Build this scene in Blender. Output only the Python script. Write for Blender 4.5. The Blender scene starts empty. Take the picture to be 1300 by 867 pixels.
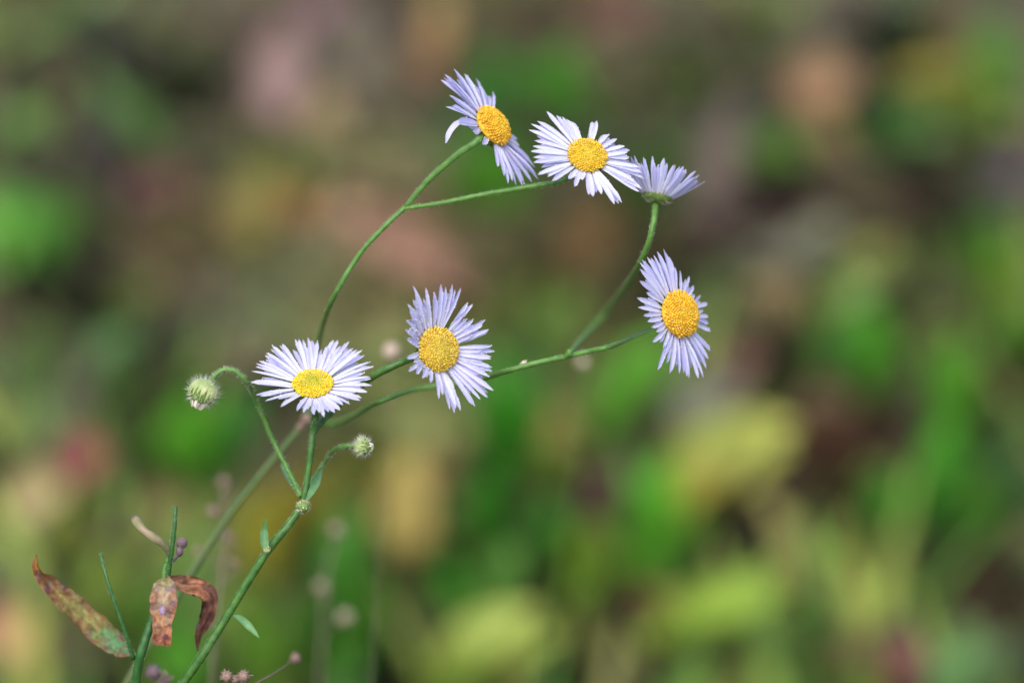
import bpy, math, random
from mathutils import Vector, Matrix, noise
R = random.Random(7)
sc = bpy.context.scene
COL = sc.collection
rad = math.radians

# ------------------------------------------------------------------ camera
PITCH = rad(25); CAMZ = 0.66; Q = CAMZ/.5; FOC = 0.44
cam_d = bpy.data.cameras.new('camera'); cam = bpy.data.objects.new('camera', cam_d); COL.objects.link(cam)
cam.location = (0, 0, CAMZ); cam.rotation_euler = (math.pi/2-PITCH, 0, 0)
cam_d.lens = 100; cam_d.sensor_width = 36; cam_d.clip_start = 0.02; cam_d.clip_end = 200
cam_d.dof.use_dof = True; cam_d.dof.focus_distance = FOC; cam_d.dof.aperture_fstop = 7.4; cam_d.dof.aperture_blades = 0
sc.camera = cam
# ------------------------------------------------------------------ light
SUN_EL = rad(58); SUN_AZ = rad(200)
w = bpy.data.worlds.new('World'); sc.world = w; w.use_nodes = True
nt = w.node_tree; nt.nodes.clear()
sky = nt.nodes.new('ShaderNodeTexSky'); sky.sky_type = 'NISHITA'; sky.sun_disc = False
sky.sun_elevation = SUN_EL; sky.sun_rotation = SUN_AZ; sky.air_density = 1.0; sky.dust_density = 4.0; sky.ozone_density = 1.0
bg = nt.nodes.new('ShaderNodeBackground'); bg.inputs['Strength'].default_value = 0.145
wo = nt.nodes.new('ShaderNodeOutputWorld')
nt.links.new(sky.outputs[0], bg.inputs[0]); nt.links.new(bg.outputs[0], wo.inputs[0])
sd = bpy.data.lights.new('sun', 'SUN'); sd.energy = 1.0; sd.angle = rad(60); sd.color = (1, .96, .9)
sun = bpy.data.objects.new('sun', sd); COL.objects.link(sun)
sun.rotation_euler = (math.pi/2-SUN_EL, 0, math.pi-SUN_AZ)
sc.view_settings.view_transform = 'Standard'; sc.view_settings.look = 'None'
sc.view_settings.exposure = 0.78; sc.view_settings.gamma = 1; sc.view_settings.use_curve_mapping = False
sc.cycles.use_denoising = True
try: sc.cycles.denoiser = 'OPENIMAGEDENOISE'
except Exception: pass
sc.cycles.max_bounces = 6; sc.cycles.transparent_max_bounces = 6; sc.cycles.sample_clamp_indirect = 3

# ------------------------------------------------------------------ geometry of the view: pixels of the photo -> points of the place
FW = Vector((0, math.cos(PITCH), -math.sin(PITCH))); UP = Vector((0, math.sin(PITCH), math.cos(PITCH))); RT = Vector((1, 0, 0))
CAM = Vector((0, 0, CAMZ)); K = .36/1300
PX = FOC*K                                   # one pixel in metres where the flowers stand
def ray(px, py): return FW + RT*((px-650)*K) + UP*((433.5-py)*K)
def P(px, py, d=FOC): return CAM + ray(px, py)*d
def H(px, py, z=0.0):
    r = ray(px, py); return CAM + r*((z-CAMZ)/r.z)
def depth(p): return (p-CAM).dot(FW)
def C3(v): return RT*v[0] + UP*v[1] - FW*v[2]
def lin(h):
    h = h.lstrip('#'); o = []
    for i in (0, 2, 4):
        c = int(h[i:i+2], 16)/255; o.append(c/12.92 if c < .04045 else ((c+.055)/1.055)**2.4)
    return o

# ------------------------------------------------------------------ materials
def mat(name):
    m = bpy.data.materials.new(name); m.use_nodes = True; t = m.node_tree; t.nodes.clear()
    o = t.nodes.new('ShaderNodeOutputMaterial'); p = t.nodes.new('ShaderNodeBsdfPrincipled')
    t.links.new(p.outputs[0], o.inputs[0]); return m, t, p, o
def N(t, k, **kw):
    n = t.nodes.new(k)
    for a, b in kw.items(): setattr(n, a, b)
    return n
def ramp(t, stops):
    r = N(t, 'ShaderNodeValToRGB'); e = r.color_ramp.elements
    while len(e) < len(stops): e.new(.5)
    for i, (p, c) in enumerate(stops): e[i].position = p; e[i].color = (*c, 1)
    return r
def noise_fac(t, scale, detail=4):
    tc = N(t, 'ShaderNodeTexCoord'); n = N(t, 'ShaderNodeTexNoise'); n.inputs['Scale'].default_value = scale; n.inputs['Detail'].default_value = detail
    t.links.new(tc.outputs['Object'], n.inputs['Vector']); return n
def mixc(t, a, b, fac, mode='MIX'):
    m = N(t, 'ShaderNodeMix', data_type='RGBA', blend_type=mode)
    for v, i in ((fac, 0), (a, 6), (b, 7)):
        if hasattr(v, 'is_output'): t.links.new(v, m.inputs[i])
        elif i == 0: m.inputs[0].default_value = v
        else: m.inputs[i].default_value = (*v, 1)
    return m.outputs[2]
def bump(t, p, h, s, dist=.0002):
    b = N(t, 'ShaderNodeBump'); b.inputs['Strength'].default_value = s; b.inputs['Distance'].default_value = dist
    t.links.new(h, b.inputs['Height']); t.links.new(b.outputs[0], p.inputs['Normal'])
def translucent(t, p, o, colour, fac):
    tr = N(t, 'ShaderNodeBsdfTranslucent'); mx = N(t, 'ShaderNodeMixShader'); mx.inputs[0].default_value = fac
    t.links.new(colour, tr.inputs[0]); t.links.new(p.outputs[0], mx.inputs[1]); t.links.new(tr.outputs[0], mx.inputs[2]); t.links.new(mx.outputs[0], o.inputs[0])

def plain(name, a, b, scale, rough=.6, bs=.3):
    m, t, p, o = mat(name); n = noise_fac(t, scale); r = ramp(t, [(.3, a), (.7, b)])
    t.links.new(n.outputs[0], r.inputs[0]); t.links.new(r.outputs[0], p.inputs['Base Color'])
    p.inputs['Roughness'].default_value = rough; bump(t, p, n.outputs[0], bs); return m
def petal_mat(name, tint):
    m, t, p, o = mat(name)
    a = N(t, 'ShaderNodeAttribute', attribute_name='t'); r = ramp(t, [(0, (.72, .76, .62)), (.12, (.86, .88, .95)), (.6, (.77, .79, .95)), (.92, (.69, .70, .93)), (1, (.58, .50, .58))])
    t.links.new(a.outputs['Fac'], r.inputs[0])
    g = N(t, 'ShaderNodeNewGeometry'); rr = ramp(t, [(0, tuple(a_*b_ for a_, b_ in zip((.84, .82, .96), tint))), (1, tint)]); t.links.new(g.outputs['Random Per Island'], rr.inputs[0])
    c = mixc(t, r.outputs[0], rr.outputs[0], 1.0, 'MULTIPLY')
    n = noise_fac(t, 7000, 3); r2 = ramp(t, [(.3, (.86, .87, .94)), (.6, (1, 1, 1))]); t.links.new(n.outputs[0], r2.inputs[0]); c = mixc(t, c, r2.outputs[0], 1.0, 'MULTIPLY')
    t.links.new(c, p.inputs['Base Color']); p.inputs['Roughness'].default_value = .42
    p.inputs['Specular IOR Level'].default_value = .4
    bump(t, p, n.outputs[0], .6, .00008)
    translucent(t, p, o, c, .32); return m
def disc_mat(name, outer, mid, centre):
    m, t, p, o = mat(name)
    a = N(t, 'ShaderNodeAttribute', attribute_name='t'); r = ramp(t, [(0, centre), (.42, mid), (.8, outer), (1, outer)])
    t.links.new(a.outputs['Fac'], r.inputs[0])
    g = N(t, 'ShaderNodeNewGeometry'); rr = ramp(t, [(0, (.70, .62, .52)), (.5, (1, .98, .95)), (1, (1.08, 1.1, 1.3))]); t.links.new(g.outputs['Random Per Island'], rr.inputs[0])
    c = mixc(t, r.outputs[0], rr.outputs[0], 1.0, 'MULTIPLY')
    t.links.new(c, p.inputs['Base Color']); p.inputs['Roughness'].default_value = .6
    p.inputs['Subsurface Weight'].default_value = 0.0
    return m
def leaf_mat(name='leaf_surface', sc1=140, fac=.3, rough=.5, var=.25, spec=.2):
    m, t, p, o = mat(name)
    a = N(t, 'ShaderNodeAttribute', attribute_name='col'); n = noise_fac(t, sc1, 3)
    r = ramp(t, [(.3, (1-var, 1-var, 1-var)), (.7, (1+var, 1+var, 1+var))]); t.links.new(n.outputs[0], r.inputs[0])
    c = mixc(t, a.outputs['Color'], r.outputs[0], 1.0, 'MULTIPLY')
    t.links.new(c, p.inputs['Base Color']); p.inputs['Roughness'].default_value = rough; p.inputs['Specular IOR Level'].default_value = spec
    bump(t, p, n.outputs[0], .3, .001); translucent(t, p, o, c, fac); return m
def dew_mat():
    m, t, p, o = mat('dew'); p.inputs['Base Color'].default_value = (.95, .97, 1, 1); p.inputs['Roughness'].default_value = .08
    p.inputs['Transmission Weight'].default_value = .25; p.inputs['IOR'].default_value = 1.33; return m
M_PETAL = petal_mat('petal_white', (1, 1, 1)); M_PETAL_L = petal_mat('petal_lavender', (.94, .93, 1.0)); M_DEW = dew_mat(); M_LEAF = leaf_mat(); M_DEAD = leaf_mat('dead_leaf_surface', 90, .12, .85, .4, .08)
M_STEM = plain('stem_green', (.020, .095, .008), (.065, .18, .022), 900, .45, .5)
M_STEM_PALE = plain('stem_pale_green', (.06, .165, .022), (.11, .26, .045), 900, .5, .5)
M_STEM_DARK = plain('stem_dark_green', (.018, .085, .016), (.04, .15, .03), 900, .45, .5)
M_STEM_BROWN = plain('stem_brown_green', (.045, .105, .018), (.09, .13, .035), 500, .6, .5)
M_CALYX = plain('calyx_green', (.10, .20, .03), (.20, .30, .06), 1200, .5, .4)
M_BRACT = plain('bract_green', (.22, .34, .09), (.44, .50, .22), 700, .5, .4)
M_HAIR = plain('hair_white', (.5, .52, .42), (.6, .62, .55), 300, .4, .1)
M_TUFT = plain('tuft_cream', (.62, .58, .48), (.75, .72, .62), 900, .5, .3)
M_SEED = plain('seed_brown', (.16, .10, .075), (.34, .24, .19), 900, .7, .6)
M_SEEDP = plain('seed_pale', (.42, .33, .26), (.62, .5, .40), 900, .7, .6)
M_DRY = plain('stalk_dry', (.17, .12, .09), (.28, .20, .17), 400, .7, .5)
M_SEEDF = plain('seed_faded', (.20, .17, .11), (.34, .28, .20), 900, .7, .6)
M_TAN = plain('stub_tan', (.14, .17, .06), (.34, .26, .17), 500, .7, .6)
M_SMALL_LEAF = plain('small_leaf_green', (.07, .20, .07), (.14, .29, .12), 700, .5, .5)
M_PURPLE = plain('bud_purple', (.11, .075, .09), (.22, .15, .16), 900, .6, .5)

# ------------------------------------------------------------------ mesh helpers
def rise(foot, e): return [foot, foot.lerp(e, .3)+Vector((.002, 0, 0)), foot.lerp(e, .6)+Vector((.003, 0, 0)), foot.lerp(e, .85)+Vector((.0015, 0, 0)), e]
class MB:
    def __init__(s): s.v = []; s.f = []; s.m = []; s.t = []; s.c = []
    def add(s, vs, fs, mi=0, t=None, c=None):
        b = len(s.v); s.v += [tuple(x) for x in vs]; s.f += [tuple(b+i for i in f) for f in fs]; s.m += [mi]*len(fs)
        s.t += (t if isinstance(t, list) else [t or 0.0]*len(vs)); s.c += (c if isinstance(c, list) else [c or (1, 1, 1)]*len(vs))
    def build(s, name, mats, parent=None, smooth=True, kind=None, origin=None):
        me = bpy.data.meshes.new(name)
        og = Vector(origin) if origin is not None else Vector((0, 0, 0))
        me.from_pydata([tuple(Vector(x)-og) for x in s.v], [], s.f)
        mats = mats if isinstance(mats, (list, tuple)) else [mats]
        for m in mats: me.materials.append(m)
        me.polygons.foreach_set('material_index', s.m)
        if smooth: me.polygons.foreach_set('use_smooth', [True]*len(s.f))
        a = me.attributes.new('t', 'FLOAT', 'POINT'); a.data.foreach_set('value', s.t)
        a = me.attributes.new('col', 'FLOAT_COLOR', 'POINT'); a.data.foreach_set('color', [k for c in s.c for k in (*c, 1.0)])
        o = bpy.data.objects.new(name, me); COL.objects.link(o)
        if parent is not None:
            o.parent = parent; o.location = og - world_loc(parent)
        else: o.location = og
        if kind: o['kind'] = kind
        return o
def world_loc(o):
    l = Vector(o.location)
    while o.parent is not None: o = o.parent; l += Vector(o.location)
    return l
def thing(name, loc, label, cat, group=None):
    o = bpy.data.objects.new(name, None); COL.objects.link(o); o.location = loc; o.empty_display_size = .01
    o['label'] = label; o['category'] = cat
    if group: o['group'] = group
    return o
def frame(d, hint=Vector((0, 0, 1))):
    d = d.normalized(); a = hint.cross(d)
    if a.length < 1e-4: a = Vector((1, 0, 0)).cross(d)
    a.normalize(); return a, d.cross(a).normalized()
def catmull(pts, n):
    pts = [Vector(p) for p in pts]
    if len(pts) == 2: return [pts[0].lerp(pts[1], i/n) for i in range(n+1)]
    q = [2*pts[0]-pts[1]] + pts + [2*pts[-1]-pts[-2]]; out = []
    for i in range(1, len(q)-2):
        for k in range(n):
            t = k/n; a, b, c, d = q[i-1:i+3]
            out.append(.5*((2*b)+(c-a)*t+(2*a-5*b+4*c-d)*t*t+(3*b-a-3*c+d)*t**3))
    out.append(pts[-1]); return out
def tube(mb, pts, r0, r1, seg=10, n=10, mi=0, cap=True, hairs=0, hl=.0004, hmi=0, wob=.11):
    path = catmull(pts, n); L = len(path); vs = []; a = None
    for i, p in enumerate(path):
        d = (path[min(i+1, L-1)]-path[max(i-1, 0)]).normalized()
        if a is None: a, b = frame(d)
        else: a = (a-d*a.dot(d)).normalized(); b = d.cross(a)
        r = (r0+(r1-r0)*i/(L-1))*(1+wob*(noise.noise(p*700)))
        for k in range(seg):
            g = k*2*math.pi/seg; rr = r*(1+.07*math.cos(g*5)); vs.append(p+(a*math.cos(g)+b*math.sin(g))*rr)
    fs = [(i*seg+k, i*seg+(k+1) % seg, (i+1)*seg+(k+1) % seg, (i+1)*seg+k) for i in range(L-1) for k in range(seg)]
    if cap: fs += [tuple(range(seg))[::-1], tuple((L-1)*seg+k for k in range(seg))]
    mb.add(vs, fs, mi)
    for _ in range(hairs):
        i = R.randrange(L-1); p = path[i].lerp(path[i+1], R.random()); d = (path[i+1]-path[i]).normalized()
        v = Vector((R.gauss(0, 1), R.gauss(0, 1), R.gauss(0, 1))); v = (v-d*v.dot(d)).normalized()
        r = r0+(r1-r0)*i/(L-1); hair(mb, p+v*r*.95, (v+d*R.uniform(-.2, .6)).normalized(), hl*R.uniform(.5, 1.5), hmi, .00003)
    return path
def hair(mb, p, v, l, mi=0, r=.000032):
    a, b = frame(v); c = p+v*l
    mb.add([p+a*r, p-a*r*.5+b*r*.86, p-a*r*.5-b*r*.86, c], [(0, 1, 3), (1, 2, 3), (2, 0, 3)], mi)
_ico = None
def ico(mb, c, r, mi=0, sub=1, t=0., col=None, axis=None, el=1.0):
    global _ico
    if _ico is None:
        import bmesh; _ico = {}
        for s in (1, 2, 3):
            bm = bmesh.new(); bmesh.ops.create_icosphere(bm, subdivisions=s, radius=1)
            _ico[s] = ([v.co.copy() for v in bm.verts], [tuple(v.index for v in f.verts) for f in bm.faces]); bm.free()
    V, F = _ico[sub]
    if axis is not None: vs = [c+(v+axis*(v.dot(axis)*(el-1)))*r for v in V]
    else: vs = [c+v*r for v in V]
    mb.add(vs, F, mi, t, col)

def petal(mb, B, T, n, w, bulge, dew, twist=0., notch=False):
    L = (T-B).length; ctrl = B.lerp(T, .5)+n*bulge*L; S = 9; side0 = None; vs = []; ts = []; prof = (-1, -.5, 0, .5, 1); sk = R.uniform(-.25, .25)
    dx = (T-B).normalized()
    for i in range(S+1):
        t = i/S; p = B*(1-t)**2+ctrl*2*t*(1-t)+T*t*t; d = ((ctrl-B)*(1-t)+(T-ctrl)*t).normalized()
        s = d.cross(n); s = s.normalized() if s.length > 1e-4 else Vector((1, 0, 0)); u = s.cross(d).normalized()
        g = twist*t; s2 = s*math.cos(g)+u*math.sin(g); u2 = u*math.cos(g)-s*math.sin(g)
        ww = w*(.40+.60*math.sin(min(1, t*1.5)*math.pi/2))
        if t > .68: ww *= math.sqrt(max(0.03, 1-((t-.68)/.325)**2))
        ww *= R.uniform(.88, 1.05)
        for j, q in enumerate(prof):
            h = (.42*abs(q)**2-.22*(abs(abs(q)-.5) < .1))*ww
            pull = dx*(w*sk*q*(t > .85))
            if notch and i == S: pull = -dx*(w*(.8 if j == 2 else 0))
            vs.append(p+s2*q*ww+u2*h+pull); ts.append(t)
    fs = [(i*5+j, i*5+j+1, (i+1)*5+j+1, (i+1)*5+j) for i in range(S) for j in range(4)]
    mb.add(vs, fs, 0, ts)
    for _ in range(dew):
        i = R.randrange(2, S); e = R.random() < .55; j = R.choice((0, 4)) if e else R.randrange(1, 4)
        q = Vector(vs[i*5+j]).lerp(Vector(vs[(i+1)*5+j]), R.random()); r = R.choice((.00004, .00006, .00006, .00008, .0001))
        ico(mb, q+n*r*.6, r, 1, 1)

def calyx(mb, C, n, r, depth_, mi=0):
    a, b = frame(n); seg = 20; vs = []; rings = 7
    for i in range(rings+1):
        f = i/rings*math.pi/2
        for k in range(seg):
            g = k*2*math.pi/seg; rr = r*math.cos(f)*(1+.05*(k % 2))
            if i == rings: rr = r*.14
            vs.append(C-n*depth_*math.sin(f)+(a*math.cos(g)+b*math.sin(g))*rr)
    fs = [(i*seg+k, i*seg+(k+1) % seg, (i+1)*seg+(k+1) % seg, (i+1)*seg+k) for i in range(rings) for k in range(seg)]
    fs += [tuple(range(seg))]
    mb.add(vs, fs, mi)
    for k in range(26):
        g = k*2*math.pi/26; v = a*math.cos(g)+b*math.sin(g); s = n.cross(v)
        p0 = C-n*depth_*.75+v*r*.62; p1 = C-n*depth_*.3+v*r*1.04; p2 = C+n*depth_*.15+v*r*1.1; ww = r*.13
        mb.add([p0-s*ww*.6, p0+s*ww*.6, p1+s*ww, p1-s*ww, p2], [(0, 1, 2, 3), (3, 2, 4)], mi)
    for _ in range(120):
        g = R.random()*6.283; f = R.uniform(.1, 1.2); v = a*math.cos(g)+b*math.sin(g)
        hair(mb, C-n*depth_*math.sin(f)+v*r*math.cos(f), (v-n*R.uniform(0, .8)).normalized(), R.uniform(.0004, .0008), 1)

def flower(plant, px, py, d, n, rp, tips, dm, label, stem_at=None, dome=.5, up=.12, lmax=90, wid=3.6, fill=.35, crop=None, dew=13, bulge=.05, notchp=.15, dewd=.35, cal=.6, pm=None, extra=None, seedn=330):
    """a flower head: a calyx mesh that parents its petals and its disc"""
    n = C3(n).normalized(); s = d*K; r = rp*s; C = P(px, py, d)-n*(r*dome*.45)
    a, b = frame(n)
    mb = MB(); calyx(mb, C-n*r*.05, n, r*.92, r*cal); fl = mb.build('flower_head', [M_CALYX, M_HAIR], plant, origin=C); fl['label'] = label
    mb = MB(); Lm = lmax*s
    def reach(x, y, lift):
        q = ray(x, y); den = q.dot(n); O = C+n*lift
        T = CAM+q*((O-CAM).dot(n)/den) if abs(den) > .08 else None
        if T is None or (T-C).length > Lm:
            qn = q.normalized(); tc = (C-CAM).dot(qn); m = CAM+qn*tc; h2 = Lm*Lm-(m-C).length_squared
            if h2 <= 0: return m
            h = math.sqrt(h2); c1, c2 = m+qn*h, m-qn*h
            T = min((c1, c2), key=lambda v: abs((v-O).dot(n)))
        return T
    L = []
    if tips:
        ox, oy, ks = crop; tp = [(ox+x/ks, oy+y/ks) for x, y in tips]
        for i, (x, y) in enumerate(tp):
            L.append((x, y, 0)); x2, y2 = tp[(i+1) % len(tp)]
            if math.hypot(x2-x, y2-y) < 20 and R.random() < fill:
                f = R.uniform(.8, .93); mx, my = (x+x2)/2, (y+y2)/2; L.append((px+(mx-px)*f, py+(my-py)*f, 1))
                if R.random() < .45: f *= R.uniform(.8, .97); L.append((px+(mx-px+R.uniform(-4, 4))*f, py+(my-py+R.uniform(-4, 4))*f, 2))
        for x, y, lay in L:
            lift = lmax*s*(up+R.uniform(-.05, .05)-(.06 if lay else 0))
            T = reach(x, y, lift); v = T-C; v -= n*v.dot(n); v.normalize()
            g = R.uniform(-.10, .10); side = n.cross(v); vb = (v+side*g).normalized()
            petal(mb, C+vb*r*.80-n*r*(.02+.12*lay), T, n, wid*s*R.uniform(.8, 1.15), bulge*R.uniform(.3, 1.6), dew, R.uniform(-.45, .45), R.random() < notchp)
    if extra: extra(mb, C, n, a, b, r, s)
    mb.build('petals', [pm or M_PETAL, M_DEW], fl, origin=C)
    mb = MB(); N_ = seedn; seg = 24; vs = []
    for i in range(9):
        f = i/8*math.pi/2
        for k in range(seg): g = k*2*math.pi/seg; vs.append(C+(a*math.cos(g)+b*math.sin(g))*r*.92*math.cos(f)+n*r*dome*.92*math.sin(f))
    mb.add(vs, [(i*seg+k, i*seg+(k+1) % seg, (i+1)*seg+(k+1) % seg, (i+1)*seg+k) for i in range(8) for k in range(seg)]+[tuple(range(seg))[::-1]], 0, .7)
    for i in range(N_):
        q = math.sqrt((i+.5)/N_); g = i*2.399963+R.uniform(-.03, .03); rr = q*.97; hh = math.sqrt(max(0, 1-rr*rr))*dome
        v = (a*math.cos(g)+b*math.sin(g)); p = C+v*r*rr+n*r*hh; nn = (v*rr*dome+n*(.25+hh)).normalized()
        ico(mb, p+nn*r*R.uniform(-.01, .045), r*(.036+.022*q)*R.uniform(.72, 1.2), 0, 2 if rp > 24 else 1, q, None, nn, R.uniform(1.0, 1.25))
        if R.random() < dewd: ico(mb, p+nn*r*.085+v*r*.02, r*R.uniform(.012, .020), 1, 1)
    mb.build('disc', [dm, M_DEW], fl, origin=C)
    return fl, C, n, r

def blade(mb, pts, wpx_list, nrm, mi=0, cols=None, seg=24, cup=.25, wav=0., s=PX, nx=5, rag=.12):
    """a leaf blade along pts; widths in pixels of the flower plane"""
    path = catmull(pts, max(2, seg//(len(pts)-1))); L = len(path); vs = []; cs = []; ts = []
    for i, p in enumerate(path):
        t = i/(L-1); d = (path[min(i+1, L-1)]-path[max(i-1, 0)]).normalized(); sd_ = d.cross(nrm).normalized(); u = sd_.cross(d)
        x = t*(len(wpx_list)-1); k = min(int(x), len(wpx_list)-2); f = x-k; f = f*f*(3-2*f); ww = (wpx_list[k]*(1-f)+wpx_list[k+1]*f)*s/2
        for j in range(nx):
            q = -1+2*j/(nx-1); vv = wav*ww*noise.noise(p*90+Vector((q, 3, 0)))
            vs.append(p+sd_*q*ww*(1+rag*noise.noise(p*260+Vector((0, q*3, 0)))+rag*.6*noise.noise(p*900+Vector((q*2, 0, 0))))+u*(cup*ww*q*q+vv+wav*ww*.35*noise.noise(p*650+Vector((q*1.5, 7, 0)))))
            cs.append(cols(t, q, p) if cols else (1, 1, 1)); ts.append(t)
    fs = [(i*nx+j, i*nx+j+1, (i+1)*nx+j+1, (i+1)*nx+j) for i in range(L-1) for j in range(nx-1)]
    mb.add(vs, fs, mi, ts, cs)
NC = C3((0, .35, 1)).normalized()

def part(name, plant, m, fn, origin=None):
    mb = MB(); fn(mb); o = mb.build(name, m, plant, origin=Vector(mb.v[0]) if origin is None else origin); return o
def ground_foot(p, dx, dy): return Vector((p.x+dx, p.y+dy, 0.0))

# ------------------------------------------------------------------ ground
def gz(x, y): x /= Q; y /= Q; return Q*(.012*noise.noise(Vector((x*6, y*6, 0)))+.02*noise.noise(Vector((x*1.7, y*1.7, 4)))-.02)
mb = MB(); G = 90
cs = [math.copysign(abs(i/G)**2.6*40+abs(i/G)*1.5, i) for i in range(-G, G+1)]; nn_ = len(cs)
mb.add([(x, y+1.2, gz(x, y+1.2)) for y in cs for x in cs], [(j*nn_+i, j*nn_+i+1, (j+1)*nn_+i+1, (j+1)*nn_+i) for j in range(nn_-1) for i in range(nn_-1)])
m, t, p, o = mat('soil')
n1 = noise_fac(t, 9, 6); r1 = ramp(t, [(.3, (.05, .042, .026)), (.45, (.085, .058, .038)), (.55, (.07, .085, .03)), (.68, (.14, .105, .075))]); t.links.new(n1.outputs[0], r1.inputs[0])
n2 = noise_fac(t, 120, 4); r2 = ramp(t, [(.3, (.55, .55, .55)), (.7, (1.4, 1.3, 1.25))]); t.links.new(n2.outputs[0], r2.inputs[0])
t.links.new(mixc(t, r1.outputs[0], r2.outputs[0], 1., 'MULTIPLY'), p.inputs['Base Color']); p.inputs['Roughness'].default_value = .9; bump(t, p, n2.outputs[0], .8, .004)
g_ = mb.build('ground', m, kind='structure')

# ------------------------------------------------------------------ ground vegetation and litter
def vary(c, v=.18):
    f = 1+R.uniform(-v, v); return tuple(max(.002, k*f*(1+R.uniform(-v*.4, v*.4))) for k in c)
def leaf3(mb, A, B, wm, col, curl=.2, tiltc=.5, shape=0, rot=0., nx=5, S=8, mi=0):
    """a broad leaf from A to B, wm metres wide"""
    d = (B-A); L = d.length; d.normalize(); tocam = (CAM-A).normalized(); nrm = (Vector((0, 0, 1))*(1-tiltc)+tocam*tiltc).normalized()
    s = d.cross(nrm).normalized(); u = s.cross(d); s, u = s*math.cos(rot)+u*math.sin(rot), u*math.cos(rot)-s*math.sin(rot); vs = []; c_ = []
    for i in range(S+1):
        t = i/S; ww = wm/2*(math.sin(math.pi*min(1, t*.93+.07)**(.8 if shape == 0 else 1.1))**.75 if t < 1 else .03)
        p = A.lerp(B, t)+u*(curl*L*(t-t*t)*.8)
        for j in range(nx):
            q = -1+2*j/(nx-1); vs.append(p+s*q*ww*(1+.1*noise.noise(p*60))+u*(ww*.3*q*q+ww*.25*noise.noise(p*45+Vector((q, 0, 0)))))
            k = 1.18 if j == nx//2 else 1.0; c_.append(tuple(x*k for x in col))
    mb.add(vs, [(i*nx+j, i*nx+j+1, (i+1)*nx+j+1, (i+1)*nx+j) for i in range(S) for j in range(nx-1)], mi, 0., c_)

GAIN = 1.0; SAT = 0.92
def colr(h, g=1.0, sa=1.0):
    c = lin(h); y = .3*c[0]+.6*c[1]+.1*c[2]; return tuple(max(.004, (y+(k-y)*SAT*sa)*GAIN*g) for k in c)

def leafc(h):
    c = colr(h, 1, 1.0); y = .3*c[0]+.6*c[1]+.1*c[2]; k = min(2.75, .56/(y+.12)); c = [(q*.88+y*.12)*k for q in c]; return (c[0]*1.14, c[1]*1.06, c[2]*.62)
def patchc(h):
    c = colr(h, .95, .9); y = .3*c[0]+.6*c[1]+.1*c[2]; o = (1.05*y, 1.08*y, .45*y); return tuple(c[i]*.7+o[i]*.3 for i in range(3))
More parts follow.
